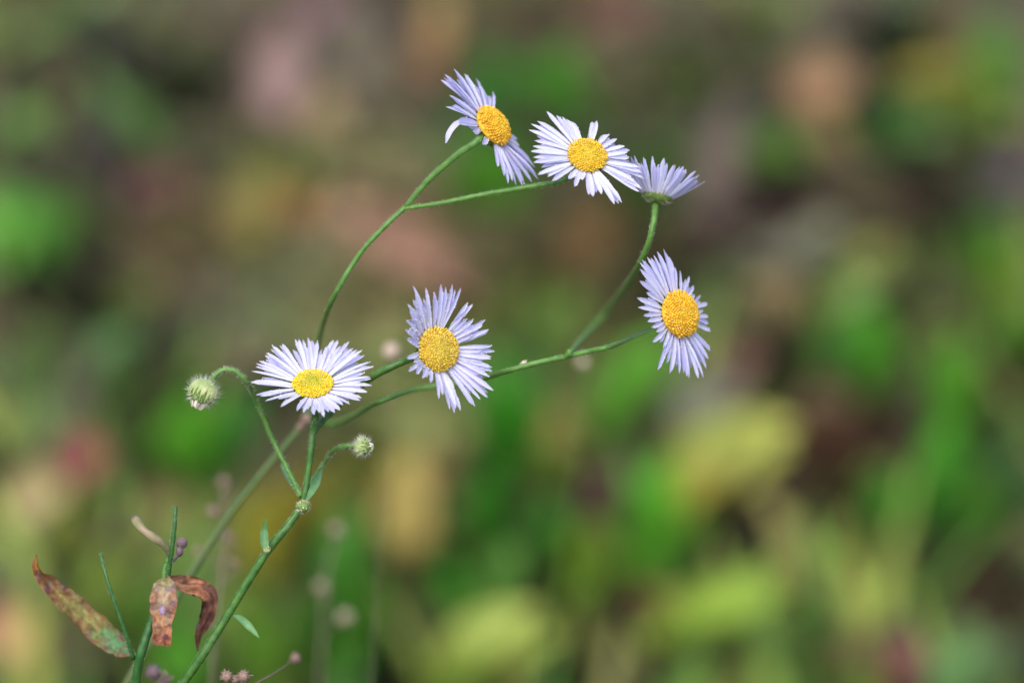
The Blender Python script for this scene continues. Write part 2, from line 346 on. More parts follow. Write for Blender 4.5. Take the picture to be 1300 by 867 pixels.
# each entry: name, label, category, group, [(x0,y0,x1,y1,width,colour,z0,z1), ...]  pixels of the photo at the height z
WEEDS = 'broad leaved green weeds growing low on the forest floor behind the flowers'
BG_PLANTS = [
 ('blurred bright green rounded leaf plant at the left edge of the meadow floor', [(45,330,5,250,105,'5fa050'),(-30,300,60,292,95,'5c9a50'),(-20,350,20,320,60,'4c7a40'),(110,285,75,235,45,'3a5028')]),
 ('dull green leaf plant in the upper left corner', [(0,80,60,40,60,'4f7040'),(-15,190,50,140,70,'48703a'),(90,10,140,0,45,'5a7450'),(60,190,90,120,45,'6c7858')]),
 ('narrow grey green leaf plant slanting beside the dark hollow at upper left', [(200,195,125,100,44,'4a7048'),(190,205,150,135,30,'4c6c34'),(250,105,230,60,40,'3c5030')]),
 ('small olive green seedling at the top left between two dark patches', [(165,45,210,5,55,'687044'),(240,60,265,20,40,'4c5430')]),
 ('large green leaf plant behind the two top flowers', [(640,150,660,60,75,'40883c'),(700,150,725,80,75,'3c7c26'),(600,110,640,75,55,'448650'),(740,160,700,110,60,'3d7a24'),(590,165,600,120,40,'4a8452')]),
 ('upright vivid green leaf plant just under the topmost flower', [(620,265,625,165,62,'3c8418'),(650,240,648,180,40,'3a7a20'),(575,210,560,150,36,'5a7c4c'),(590,240,540,200,32,'6a7650')]),
 ('dark green leaf plant behind the half closed flower', [(800,275,790,215,65,'2c5520'),(850,245,835,190,50,'3c5c2a'),(880,120,860,60,60,'485434')]),
 ('green leafy weed at upper right under the orange brown leaf', [(1020,205,935,185,56,'4c7a2e'),(985,215,975,165,44,'4c7030')]),
 ('dark teal green weed at upper right between yellowish patches', [(1115,190,1120,140,62,'244a24'),(1160,190,1180,140,62,'466a4c'),(1210,180,1150,165,40,'4c6c48'),(1150,30,1135,5,45,'305038')]),
 ('tall bright green weed near the top right corner', [(1265,130,1262,30,55,'58923c'),(1240,160,1210,110,55,'7a983c'),(1290,130,1240,110,44,'6c8a34'),(1220,170,1290,150,40,'6c8848')]),
 ('yellowish green grassy weed at the top right', [(1195,140,1215,70,50,'8c883c'),(1200,60,1210,10,50,'8a8050'),(1130,100,1240,100,36,'88843c')]),
 ('grey green weed at the top edge right of centre', [(960,60,1015,0,60,'68784c'),(985,30,1010,-5,40,'707c5c'),(940,30,900,-10,50,'60683c')]),
 ('bright green weed at the right edge beside mauve litter', [(1240,330,1235,265,56,'448e22'),(1265,370,1270,310,52,'5a8a28'),(1290,460,1280,390,60,'467420'),(1250,400,1295,350,60,'70843a')]),
 ('pale sage leaf weed at right above the bright green leaf', [(1040,400,1130,355,50,'709460'),(1075,350,1130,320,55,'889050'),(1050,430,1020,380,50,'8c8850'),(1150,370,1180,340,44,'648040')]),
 ('bright green upright leaf at right with a teal leaf beside it', [(1115,500,1095,390,60,'439018'),(1065,470,1075,405,48,'44844a'),(1105,510,1120,450,35,'4c8a28')]),  # second leaf is teal green in its own colour
 ('tall green leaf cluster in the lower right quarter', [(1205,560,1190,430,62,'4f9024'),(1190,640,1215,530,70,'3d8a1c'),(1195,690,1190,590,60,'4c9a3e'),(1240,680,1225,580,54,'3c7c1c'),(1125,690,1130,610,52,'32862a'),(1085,640,1120,600,48,'68883c')]),
 ('teal green weed at the right edge of the lower half', [(1300,660,1285,570,60,'487050'),(1270,560,1300,520,55,'5c8454'),(1170,720,1200,670,60,'445440')]),
 ('large pale yellow green leaf right of centre below the right flower', [(840,600,990,560,90,'a4b268'),(850,560,930,540,66,'88ac44'),(900,640,960,590,70,'a4ac60'),(850,650,905,620,60,'989a40')]),
 ('vivid green slanting leaf below the centre right', [(805,740,850,590,54,'3c8c10'),(835,690,825,630,44,'368810'),(870,700,870,640,40,'5a901c')]),
 ('long yellow green leaf lying in the lower right', [(820,800,990,740,60,'7ca038'),(850,795,900,770,40,'6c9038')]),
 ('grey green rounded leaf plant in the bottom right corner', [(1240,880,1255,800,90,'7aa07e'),(1200,850,1240,810,50,'6a9468')]),
 ('small sage green weed at the bottom right of centre', [(975,850,990,770,64,'68885c'),(960,800,1010,780,40,'608850'),(1040,867,1060,830,40,'606c40')]),
 ('yellow green leaf with pale blade at the bottom centre', [(560,860,690,790,80,'98b05a'),(530,880,600,840,60,'8ca84c'),(630,800,665,710,62,'629650')]),
 ('deep green upright leaf plant at lower centre', [(625,700,620,590,70,'246414'),(585,790,580,710,50,'318828'),(690,720,680,640,58,'3c8830'),(560,700,600,680,40,'3c5c24')]),
 ('strong green upright leaf behind the middle flower', [(650,590,640,460,58,'288414'),(670,560,680,500,44,'3f7a20'),(625,560,610,520,40,'4c8028')]),
 ('olive green weed in the lower middle', [(740,770,735,650,60,'68842a'),(690,640,720,570,54,'70843a'),(700,780,760,740,50,'4c7418')]),
 ('soft green slanting leaf behind the right hand stem', [(740,560,830,430,64,'4c8a24'),(780,520,860,480,50,'548230'),(700,470,720,390,70,'6c8c4c'),(640,430,650,370,56,'6f8050')]),
 ('vivid green rounded leaf behind the hairy nodding bud', [(240,610,245,490,85,'489410'),(190,570,260,540,60,'4a881c'),(300,590,310,500,56,'388044'),(225,500,260,460,44,'688438')]),
 ('olive green leaf plant between the withered leaf and the stalks', [(120,800,150,700,64,'74882e'),(90,720,110,640,60,'86903e'),(180,800,200,730,50,'588c28'),(60,700,90,660,46,'808a48')]),
 ('green leaf plant at the bottom left behind the main stem', [(230,870,225,800,60,'489020'),(340,870,345,800,64,'548420'),(300,800,330,740,50,'66882c'),(400,820,420,740,50,'327826')]),
 ('yellow ochre leaf plant behind the small bud', [(335,740,345,620,62,'94902c'),(420,640,430,570,60,'8c9438'),(375,680,380,600,50,'9c8c38'),(470,640,490,560,60,'8a943a')]),
 ('green weed between the bud and the bottom edge', [(445,740,450,650,56,'3c8030'),(465,810,470,740,54,'4c8830'),(440,870,450,800,50,'30701c')]),
 ('grey green leaf plant at the left below the bright leaf', [(130,490,175,420,64,'4c7456'),(60,450,30,400,60,'5c6e50'),(150,520,160,470,50,'304c2c'),(20,610,30,540,60,'5c6e54'),(160,400,200,350,54,'66744c')]),
]
BG_LEAVES = [   # fallen and dead leaves
 ('pink brown dry grass stalks leaf standing at the top left', 345,170,365,20,52,'88706a'),
 ('rusty orange fallen leaf near the top left', 330,90,375,60,44,'90604a'),
 ('mauve dry leaf at the top edge left of centre', 370,20,440,5,50,'84606c'),
 ('tan fallen leaf in the upper left below the pink stalks', 395,185,430,110,44,'907e58'),
 ('round tan leaf glimpsed left of the upper stem', 420,275,460,268,44,'a88c6c'),
 ('orange brown curled leaf left of the upper stem', 365,275,395,235,44,'94683c'),
 ('olive yellow dying leaf at the left of the upper stem', 310,310,345,205,56,'7c743a'),
 ('long pinkish brown fallen leaf behind the tall curved stem', 400,270,600,390,66,'946e5c'),
 ('reddish brown leaf left of centre in the upper half', 160,245,240,235,60,'664a42'),
 ('ochre dry blade at the top centre', 550,60,560,-10,34,'90784a'),
 ('rusty brown leaf left of the topmost flower', 540,100,560,55,52,'8c6048'),
 ('dusky pink leaf at the top right of centre', 740,20,830,5,60,'76544c'),
 ('big orange tan fallen leaf at the upper right', 1000,120,1090,100,72,'8e6e50'),
 ('yellow brown leaf under the orange tan leaf', 1045,185,1055,145,44,'80703c'),
 ('long mauve brown twig like leaf right of the top flowers', 885,300,935,120,46,'62544e'),
 ('mauve fallen leaf at the right edge', 1270,230,1310,205,46,'705a6e'),
 ('brown tan slanting leaf right of the right flower', 950,410,1015,350,60,'80704c'),
 ('small red brown leaf right of the right flower', 925,470,965,450,50,'74544a'),
 ('grey weathered leaf under the right flower', 850,530,940,490,60,'7c7e72'),
 ('crimson leaf at the left edge among tan litter', 90,590,135,575,52,'984452'),
 ('dusky purple leaf beside the crimson leaf', 60,590,100,565,50,'6c444e'),
 ('tan fallen leaf at the left under the crimson leaf', 15,640,90,620,70,'9a8a5c'),
 ('peach coloured fallen leaf in the bottom left corner', -20,820,40,800,90,'ac845e'),
 ('ochre yellow upright leaf at lower centre', 515,700,525,570,64,'a89450'),
 ('brownish yellow leaf at the lower centre behind the ochre leaf', 560,610,540,570,44,'9c8450'),
 ('mauve brown leaf at the lower centre right', 740,640,790,600,56,'665048'),
 ('beige dry stalk slanting down in the lower right', 1060,770,965,625,42,'848048'),
 ('pinkish leaf in the lower right litter', 1050,775,1110,750,56,'88604e'),
 ('pale brown leaf at the right edge of the lower litter', 1215,720,1285,705,54,'785c4a'),
 ('dull red leaf at the bottom right', 1130,850,1180,835,46,'805050'),
 ('tan leaf at the bottom edge right of centre', 1070,840,1110,800,50,'786e48'),
 ('reddish tan leaf below the vivid slanting leaf', 800,775,860,755,40,'7c5c3c'),
 ('dusky pink leaf at left above the curled withered stub', 185,660,235,640,54,'785448'),
 ('olive brown leaf behind the middle of the scene', 735,350,770,250,50,'665030'),
 ('brown leaf right of the grey weathered leaf', 1020,530,1090,505,60,'6e5c46'),
 ('tan brown leaf behind the middle flower', 690,560,730,520,50,'8a8040'),
]
# patches of small litter: x, y, radius, colour, how many
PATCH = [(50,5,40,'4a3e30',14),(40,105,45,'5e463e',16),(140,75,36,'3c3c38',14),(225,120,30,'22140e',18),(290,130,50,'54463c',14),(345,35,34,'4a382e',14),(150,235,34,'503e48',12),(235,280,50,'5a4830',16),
 (80,220,30,'504840',8),(135,190,34,'42403c',12),(490,30,44,'4a3838',16),(450,90,40,'70645a',10),(500,120,36,'6a5a4a',10),(700,30,50,'54402e',16),(470,200,50,'6c6a46',14),(420,200,30,'7c7048',8),(500,290,60,'70583f',14),
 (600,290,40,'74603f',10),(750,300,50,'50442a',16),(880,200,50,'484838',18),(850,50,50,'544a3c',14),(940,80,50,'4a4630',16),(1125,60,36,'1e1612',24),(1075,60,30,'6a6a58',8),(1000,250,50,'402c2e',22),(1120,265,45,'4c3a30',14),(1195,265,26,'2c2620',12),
 (907,325,34,'3c242c',18),(1000,310,40,'686a5a',10),(1055,340,30,'4a5434',10),(1150,400,40,'4c4434',16),(985,435,28,'34341e',14),(1260,485,38,'2c2c10',22),(1225,450,26,'544434',8),(1070,565,36,'44281e',18),(1150,520,34,'484830',12),
 (940,695,44,'3e282c',26),(1060,670,46,'34281a',22),(1180,760,60,'44281f',26),(1150,790,60,'504438',14),(1280,760,40,'3c3424',12),(890,825,44,'54403a',16),(1010,760,24,'46302a',8),(575,625,28,'303418',14),(560,680,30,'384424',10),
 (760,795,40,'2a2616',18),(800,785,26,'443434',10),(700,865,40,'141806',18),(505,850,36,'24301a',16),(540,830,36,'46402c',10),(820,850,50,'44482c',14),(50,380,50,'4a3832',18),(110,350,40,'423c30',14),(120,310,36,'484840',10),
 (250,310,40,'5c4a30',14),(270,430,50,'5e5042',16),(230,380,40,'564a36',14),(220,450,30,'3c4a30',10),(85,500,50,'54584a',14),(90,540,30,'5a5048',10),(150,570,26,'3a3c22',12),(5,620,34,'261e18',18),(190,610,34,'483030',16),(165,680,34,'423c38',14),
 (10,740,50,'5c6a4c',10),(80,830,34,'545034',12),(160,850,30,'4c5428',10),(20,480,30,'486434',8),(590,340,50,'6c5440',12),(560,280,50,'5c5a3c',12),(800,330,50,'54502c',14),(890,400,50,'44542c',14),(850,460,40,'54602c',10),(660,300,50,'565a30',12),
 (760,560,40,'6a6438',10),(780,700,30,'5c5c30',8),(600,480,40,'587038',10),(450,380,60,'74683c',12),(400,350,40,'6c6a48',10),(330,380,50,'5c6440',12),(380,440,40,'68743c',8),(480,500,40,'6a7c34',10),(560,560,40,'74803a',10),
 (950,640,26,'54403c',8),(620,10,60,'4c4a34',14),(760,90,50,'5a5034',12),(800,130,50,'48502c',12),(1180,230,40,'5c5844',12),(1060,230,40,'504a34',12),(1180,440,30,'587034',8),(320,20,30,'605448',8),(285,190,50,'54523c',12),
 (1150,600,26,'4a4030',8),(240,710,36,'587430',10),(270,800,36,'5c7c2c',10),(380,780,30,'4c7024',8),(500,760,40,'46601f',12),(520,700,30,'6a7830',8),(610,860,40,'70803c',8),(400,680,26,'78802c',8),(380,860,30,'486c20',8)]

# base litter over the whole floor
mb = MB()
GB = 1.2
BR = ['54463a', '4a4030', '665840', '5c5038', '6c6844', '46402c', '585a34', '747450', '5a4a3c', '3a3424']
GR = ['46602c', '547038', '4c6444', '5c7040', '3a5428', '6a7848']
for i in range(2600):
    x = R.uniform(-1.0, 1.0)*Q; y = R.uniform(.45, 2.6)*Q
    gfl = noise.noise(Vector((x*7/Q, y*7/Q, 9))) > -.08
    L = R.uniform(.012, .035)*Q; a = R.uniform(0, 6.283); A = Vector((x, y, gz(x, y)+R.uniform(.002, .02)*Q))
    B = A+Vector((math.cos(a)*L, math.sin(a)*L, R.uniform(-.004, .014)*Q))
    gfl = gfl or R.random() < (.45 if y < 1.25*Q else .12)
    leaf3(mb, A, B, L*R.uniform(.3, .6), vary(colr(R.choice(GR if gfl else BR), GB), .3), R.uniform(-.3, .5), R.uniform(0, .4), rot=R.uniform(-.5, .5), nx=3, S=4)
for (x, y, r, c, n) in PATCH:
    for _ in range(int(n*1.5)):
        a = R.uniform(0, 6.283); q = r*math.sqrt(R.random()); C0 = H(x+q*math.cos(a), y+q*math.sin(a), R.uniform(.0, .022)*Q); L = R.uniform(.014, .026)*Q; b = R.uniform(0, 6.283)
        leaf3(mb, C0, C0+Vector((math.cos(b)*L, math.sin(b)*L, R.uniform(-.003, .012)*Q)), L*R.uniform(.55, .9), vary(patchc(c), .2), R.uniform(-.2, .4), R.uniform(.2, .6), rot=R.uniform(-.4, .4), nx=3, S=4)
mb.build('leaf_litter', M_DEAD, kind='stuff')
mb = MB()
GG = ['5c7c2c', '6c8434', '7a8c38', '4c7430', '74843a', '6c7438', '58742c', '447030', '7c8440', '6c6c3c']
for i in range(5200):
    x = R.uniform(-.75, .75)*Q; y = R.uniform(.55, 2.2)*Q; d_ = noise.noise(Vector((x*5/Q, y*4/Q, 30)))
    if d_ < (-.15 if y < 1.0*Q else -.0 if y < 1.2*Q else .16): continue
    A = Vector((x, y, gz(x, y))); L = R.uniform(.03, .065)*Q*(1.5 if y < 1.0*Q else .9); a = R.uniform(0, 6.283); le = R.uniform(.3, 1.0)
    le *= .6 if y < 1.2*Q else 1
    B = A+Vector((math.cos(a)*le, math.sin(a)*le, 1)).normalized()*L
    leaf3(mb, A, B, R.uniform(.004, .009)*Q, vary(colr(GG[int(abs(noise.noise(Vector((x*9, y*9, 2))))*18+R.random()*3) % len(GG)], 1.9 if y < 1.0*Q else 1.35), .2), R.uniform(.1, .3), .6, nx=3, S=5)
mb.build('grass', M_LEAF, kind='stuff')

for i, (label, leaves) in enumerate(BG_PLANTS):
    cx = sum((a[0]+a[2])/2 for a in leaves)/len(leaves); cy = max(a[1] for a in leaves); foot = H(cx, cy, 0)
    foot.z = gz(foot.x, foot.y); root = thing('leafy_weed', foot, label, 'weed', WEEDS)
    st = MB()
    for (x0, y0, x1, y1, wd, c) in leaves:
        for k in range(4):
            z0 = R.uniform(.02, .04)*Q; up = max(0, (y0-y1))/120; j = wd*.27; dx = R.uniform(-j, j); dy = R.uniform(-j, j); f = R.uniform(.0, .35); g = R.uniform(.8, 1.1)
            xa, ya, xb, yb = x0+(x1-x0)*f*.6+dx, y0+(y1-y0)*f*.6+dy*.6, x0+(x1-x0)*g+dx*1.3, y0+(y1-y0)*g+dy
            A = H(xa, ya, z0); B = H(xb, yb, z0+(.015+.035*min(1, up))*Q); s = depth(A)*K; lb = MB()
            leaf3(lb, A, B, wd*s*R.uniform(.72, 1.0), vary(leafc(c), .22), R.uniform(.05, .25), .6, rot=R.uniform(-.4, .4), nx=7, S=10)
            lb.build('leaf', M_LEAF, root, origin=A)
            tube(st, [foot, foot.lerp(A, .5)+Vector((0, 0, .006)), A+(B-A)*.06], .0018, .0012, 6, 6)
    st.build('stem', M_STEM, root, origin=foot)
for (label, x0, y0, x1, y1, wd, c) in BG_LEAVES:
    z0 = R.uniform(.012, .024)*Q + (.03 if 'crimson' in label or 'ochre' in label else 0); A = H(x0, y0, z0); up = max(0, (y0-y1))/120; B = H(x1, y1, z0+(.004+.03*min(1, up))*Q); s = depth(A)*K; lb = MB()
    leaf3(lb, A, B, wd*s*1.2, vary(colr(c, 1.0), .04), R.uniform(.05, .3), .55, rot=R.uniform(-.3, .3), nx=7, S=12)
    k0 = len(lb.c); tube(lb, [A+(A-B).normalized()*.012-Vector((0, 0, .008)), A, A.lerp(B, .1)], .0008, .0006, 5, 4); lb.c[k0:] = [colr(c)]*(len(lb.c)-k0)
    o = lb.build('fallen_leaf', M_DEAD, origin=A); o['label'] = label; o['category'] = 'leaf'; o['group'] = 'dead leaves lying on the floor behind the flowers'

# ------------------------------------------------------------------ the flowering plants
D_Y = disc_mat('disc_yellow', (.72, .50, .03), (.74, .58, .06), (.62, .56, .08))
D_G = disc_mat('disc_yellow_green_centre', (.80, .58, .01), (.60, .55, .02), (.24, .38, .03))
D_O = disc_mat('disc_orange', (.82, .48, .02), (.84, .54, .025), (.82, .58, .03))
D_M = disc_mat('disc_gold', (.74, .48, .015), (.74, .56, .02), (.64, .58, .03))
DF = FOC
# --- front plant: main stem, the white flower, the middle flower, two buds
base = P(230, 870, DF+.004); foot = ground_foot(base, -.07, .02); foot.z = gz(foot.x, foot.y)
A_ = thing('daisy_plant', foot, 'front daisy plant with the low white flower, the middle flower and hairy hanging buds', 'flower', 'wild daisy plants with pale lavender flowers')
T5 = [(115,467),(120,380),(150,345),(155,320),(180,300),(225,255),(235,238),(270,205),(280,180),(340,178),(360,165),(462,130),(490,130),(525,132),(565,120),(595,135),(640,145),(720,185),(765,135),(800,135),(820,180),(885,145),(880,195),(920,200),(950,210),(990,215),(1010,255),(1060,305),(1080,345),(1055,425),(1060,440),(1065,492),(1030,542),(985,590),(970,610),(895,640),(840,645),(815,685),(775,705),(725,700),(690,740),(655,705),(610,720),(560,680),(530,705),(480,690),(350,660),(230,615),(155,570),(190,575),(330,600),(150,480)]
f5, C5, n5, r5 = flower(A_, 397, 486, DF, (.02, .75, .66), 26.5, T5, D_G, 'lowest flower, nearly white, facing up with a green centred yellow disc', dome=.30, up=.10, lmax=100, wid=3.1, crop=(300, 410, 6.195), fill=1)
T4 = [(115,500),(125,570),(165,585),(200,610),(245,630),(215,600),(290,720),(310,700),(375,800),(410,785),(385,770),(350,780),(490,765),(470,750),(520,725),(560,715),(560,690),(590,675),(570,600),(585,570),(580,548),(575,500),(598,458),(585,430),(580,490),(565,340),(560,350),(545,285),(530,315),(480,285),(475,200),(450,190),(410,110),(380,118),(365,90),(328,105),(302,92),(220,110),(148,100),(160,140),(145,175),(118,200),(130,240),(112,290),(105,342),(115,390),(150,420)]
f4, C4, n4, r4 = flower(A_, 558, 443, DF-.003, (.50, .10, .86), 29, T4, D_Y, 'middle lavender flower facing the camera with a domed dewy yellow disc', dome=.55, up=.20, lmax=88, pm=M_PETAL_L, wid=3.0, crop=(490, 340, 4.3375), fill=.9, dew=18)
fork = P(385, 640, DF+.003)
mid5 = P(397, 560, DF+.004)
part('stem', A_, [M_STEM, M_HAIR], lambda mb: (
    tube(mb, rise(foot, P(145, 1010, DF+.006))+[P(192, 932, DF+.005), base, P(258, 830, DF+.003), P(283, 790, DF+.003), P(335, 706, DF+.002), P(368, 664, DF+.002), fork], .00085, .0006, 12, 10, hairs=700, hl=.00028, hmi=1),
    tube(mb, [fork, P(391, 600, DF+.003), P(397, 555, DF+.003), P(400, 530, DF+.005), C5-n5*r5*.6], .00048, .0006, 12, 10, hairs=260, hl=.00026, hmi=1),
    tube(mb, [P(398, 548, DF+.004), P(415, 528, DF+.008), P(445, 500, DF+.009), P(475, 477, DF+.006), P(505, 462, DF+.005), P(530, 452, DF+.006), C4-n4*r4*.6], .0005, .00058, 12, 10, hairs=260, hl=.0002, hmi=1)), foot)
part('stem', A_, [M_STEM_PALE, M_HAIR], lambda mb: (
    tube(mb, [P(382, 630, DF+.004), P(369, 603, DF+.007), P(345, 555, DF+.009), P(324, 505, DF+.006), P(313, 485, DF+.001), P(298, 471, DF), P(283, 470, DF), P(272, 478, DF), P(268, 488, DF)], .0004, .0004, 10, 9, hairs=520, hl=.0004, hmi=1),
    tube(mb, [P(386, 634, DF+.004), P(396, 612, DF+.006), P(410, 590, DF+.009), P(421, 574, DF+.006), P(434, 567, DF+.002), P(452, 566, DF)], .00035, .0004, 10, 9, hairs=260, hl=.0004, hmi=1)), fork)

def bud(plant, px, py, d, ax, rw, rl, label, tuft=0, hairs=420, hl=.0013):
    ax = C3(ax).normalized(); s = d*K; C = P(px, py, d); a, b = frame(ax); mb = MB(); rw *= s; rl *= s
    ico(mb, C, rw*.95, 1, 3, axis=ax, el=rl/rw)
    for lay in range(2):
        nb = 13
        for k in range(nb):
            g = (k+.5*lay)*2*math.pi/nb+R.uniform(-.08, .08); v = a*math.cos(g)+b*math.sin(g); sd_ = ax.cross(v); path = []
            f1 = 1.9-.35*lay+R.uniform(-.1, .1)
            for i in range(8):
                f = .25+(f1)*i/7; path.append((C-ax*rl*math.cos(f)*1.02+v*rw*(math.sin(f)*1.03+.03*lay), rw*.2*(math.sin(min(1, (7-i)/5+.05)*math.pi/2))))
            vs = []
            for q, ww in path: vs += [q-sd_*ww, q+(q-C).normalized()*rw*.06, q+sd_*ww]
            mb.add(vs, [(i*3+j, i*3+j+1, (i+1)*3+j+1, (i+1)*3+j) for i in range(7) for j in range(2)], 0)
    o = mb.build('bud', [M_BRACT, M_CALYX], plant, origin=C); o['label'] = label
    mb = MB()
    for _ in range(hairs):
        v = Vector((R.gauss(0, 1), R.gauss(0, 1), R.gauss(0, 1))).normalized()
        if v.dot(ax) > .8: continue
        p = C+v*rw+ax*(v.dot(ax)*(rl-rw)); hair(mb, p, (v-ax*R.uniform(-.2, .5)).normalized(), hl*R.uniform(.4, 1.2), 0, .000038)
    mb.build('hairs', M_HAIR, o, origin=C)
    mb = MB()
    for k in range(tuft):
        g = R.uniform(0, 6.283); q = R.random()**.5; v = (a*math.cos(g)+b*math.sin(g))*q*rw*.75
        petal(mb, C+ax*rl*.5+v*.9, C+ax*rl*R.uniform(1.05, 1.28)+v*.55, (v.normalized() if v.length > 0 else a), rw*.12, .05, 0)
    if tuft: mb.build('petal_tuft', M_TUFT, o, origin=C)
bud(A_, 258, 499, DF, (-.42, -.88, .1), 18, 17, 'nodding hairy green bud with cream petal tips', 40)
bud(A_, 461, 567, DF, (.95, -.1, .15), 11.3, 10.8, 'small hairy green bud on a short side stem', 8, 300, .0010)
bud(A_, 385, 643, DF-.001, (.2, -.4, .9), 8, 8, 'tiny round bud at the fork of the stem', 4, 90, .0007)
bud(A_, 339, 697, DF-.001, (.1, .9, .2), 4.5, 4.5, 'tiny bud in a leaf axil', 3, 20, .0004)
def small_leaf(plant, pts, ws, d=DF, m=M_SMALL_LEAF, nrm=NC, cup=.5):
    part('leaf', plant, m, lambda mb: blade(mb, [P(x, y, d+dz) for x, y, dz in pts], ws, nrm, cup=cup))
small_leaf(A_, [(337,702,0),(336,690,0),(336,672,0),(338,656,-.001)], [3,9,11,10,5,1])
small_leaf(A_, [(289,779,.003),(300,782,.003),(310,789,.001),(320,799,0),(329,809,0)], [2.5,3,7,9,9,6,1])
small_leaf(A_, [(390,634,.001),(398,620,.003),(404,606,.006),(408,590,.01)], [5,9,11,9,6,1])
small_leaf(A_, [(379,627,.004),(370,612,.008),(362,598,.014),(357,588,.016)], [3,7,8,8,6,1])

# --- rear plant: the long stem behind, flowers at the top and at the right
DB = DF+.012
baseB = P(150, 872, DF+.03); footB = ground_foot(baseB, -.07, .03); footB.z = gz(footB.x, footB.y)
B_ = thing('daisy_plant', footB, 'taller daisy plant on long arching stems with the top three flowers and the right one', 'flower', 'wild daisy plants with pale lavender flowers')
T1 = [(95,105),(110,90),(120,75),(140,85),(175,40),(185,60),(240,70),(245,90),(310,95),(318,130),(365,185),(415,180),(385,200),(145,200),(170,220),(125,270),(160,262),(200,350),(205,370),(290,415),(300,430),(365,480),(350,500),(440,635),(450,620),(505,740),(480,690),(555,750),(530,720),(605,745),(590,750),(650,730),(690,715),(680,690),(670,640),(640,600),(575,510),(560,470)]
def bent(mb, C, n, a, b, r, s):
    p = [P(602, 160, DF+.004), P(583, 156, DF+.003), P(571, 168, DF+.002), P(566, 182, DF+.001)]
    blade(mb, p, [5, 8, 8, 7, 2], C3((.1, .6, .8)).normalized(), 0, None, 14, .3)
f1, C1, n1_, r1_ = flower(B_, 629, 158, DF+.006, (.74, .50, .52), 28.5, T1, D_O, 'topmost flower turned to the upper right with a deep orange yellow disc and one bent petal', dome=.62, up=-.03, lmax=84, wid=3.7, crop=(540, 80, 4.817), fill=.9, dew=4, extra=bent, dewd=.05, pm=M_PETAL_L)
T2 = [(185,120),(250,145),(290,155),(320,170),(360,190),(340,185),(120,185),(140,190),(78,205),(65,248),(85,250),(105,318),(90,358),(75,392),(80,395),(95,435),(95,470),(110,470),(125,555),(190,568),(220,595),(335,582),(375,635),(430,590),(475,690),(505,705),(560,685),(650,755),(700,745),(680,750),(820,670),(835,650),(800,610),(850,580),(840,540),(820,500),(750,440),(755,385),(740,395),(720,355),(665,310),(610,275),(590,280),(525,185),(500,190)]
f2, C2, n2_, r2_ = flower(B_, 746, 196, DF, (.16, .52, .84), 26, T2, D_M, 'second flower from the top, a wide lavender head with a golden disc tilted upward', dome=.45, up=.03, lmax=92, wid=3.4, crop=(660, 120, 5.417), fill=1)
T6 = [(270,70),(285,95),(235,85),(250,110),(215,105),(180,115),(200,120),(150,130),(140,145),(140,180),(138,245),(155,255),(175,310),(125,340),(132,392),(160,437),(182,468),(205,500),(230,525),(208,582),(268,612),(270,665),(280,650),(238,732),(305,755),(315,740),(355,755),(380,755),(410,780),(400,770),(460,780),(490,780),(505,730),(515,675),(500,700),(528,630),(530,522),(518,480),(515,440),(512,370),(470,325),(435,270),(410,220),(390,235),(360,190),(330,170),(310,130),(300,115)]
f6, C6, n6, r6 = flower(B_, 866, 398, DF+.004, (.66, .17, .73), 31, T6, D_O, 'rightmost flower, a lavender head turned to the right with an orange yellow disc', dome=.58, up=.0, lmax=86, wid=3.1, crop=(780, 300, 4.333), fill=.9, dew=6, dewd=.1, pm=M_PETAL_L)
def cup3(mb, C, n, a, b, r, s):
    for k in range(72):
        g = k*6.2832/64+R.uniform(-.06, .06); v = a*math.cos(g)+b*math.sin(g); u = rad(48+R.uniform(-9, 9)); L = 45*s*R.uniform(.82, 1.1)
        v2 = (v+n.cross(v)*R.uniform(-.12, .12)).normalized()
        petal(mb, C+v*r*.92-n*r*.1, C+v*r*.9+(v2*math.cos(u)+n*math.sin(u))*L, n, 3.2*s*R.uniform(.8, 1.1), -.10*R.uniform(.3, 1.2), 5, R.uniform(-.4, .4), R.random() < .1)
f3, C3_, n3, r3 = flower(B_, 835, 246, DF+.007, (.20, .96, -.16), 20, None, D_Y, 'half closed flower seen from the side, its petals standing up in a cup', dome=.3, up=0, cal=.42, pm=M_PETAL_L, crop=None, extra=cup3)
nodeA = P(386, 538, DF+.045); nodeF = P(515, 263, DF+.008)
part('stem', B_, [M_STEM_BROWN, M_HAIR], lambda mb: tube(mb, rise(footB, P(85, 1000, DF+.034))+[P(137, 910, DF+.034), P(182, 830, DF+.038), P(235, 740, DF+.04), P(290, 655, DF+.042), P(340, 592, DF+.044), nodeA], .0008, .0006, 12, 10, hairs=0), footB)
part('stem', B_, [M_STEM_PALE, M_HAIR], lambda mb: (
    tube(mb, [nodeA, P(396, 495, DF+.055), P(404, 435, DF+.04), P(420, 385, DF+.012), P(455, 325, DF+.008), P(490, 286, DF+.007), nodeF], .00042, .0004, 12, 10, hairs=260, hl=.0003, hmi=1),
    tube(mb, [nodeF, P(545, 228, DF+.006), P(582, 196, DF+.004), P(606, 180, DF+.003), C1-n1_*r1_*.6], .00042, .0006, 12, 10, hairs=300, hl=.0003, hmi=1),
    tube(mb, [P(512, 265, DF+.008), P(560, 258, DF+.006), P(620, 246, DF+.005), P(680, 236, DF+.004), P(715, 229, DF+.006), C2-n2_*r2_*.6], .00036, .00042, 12, 10, hairs=320, hl=.0003, hmi=1)), nodeA)
n7 = P(722, 452, DF+.006)
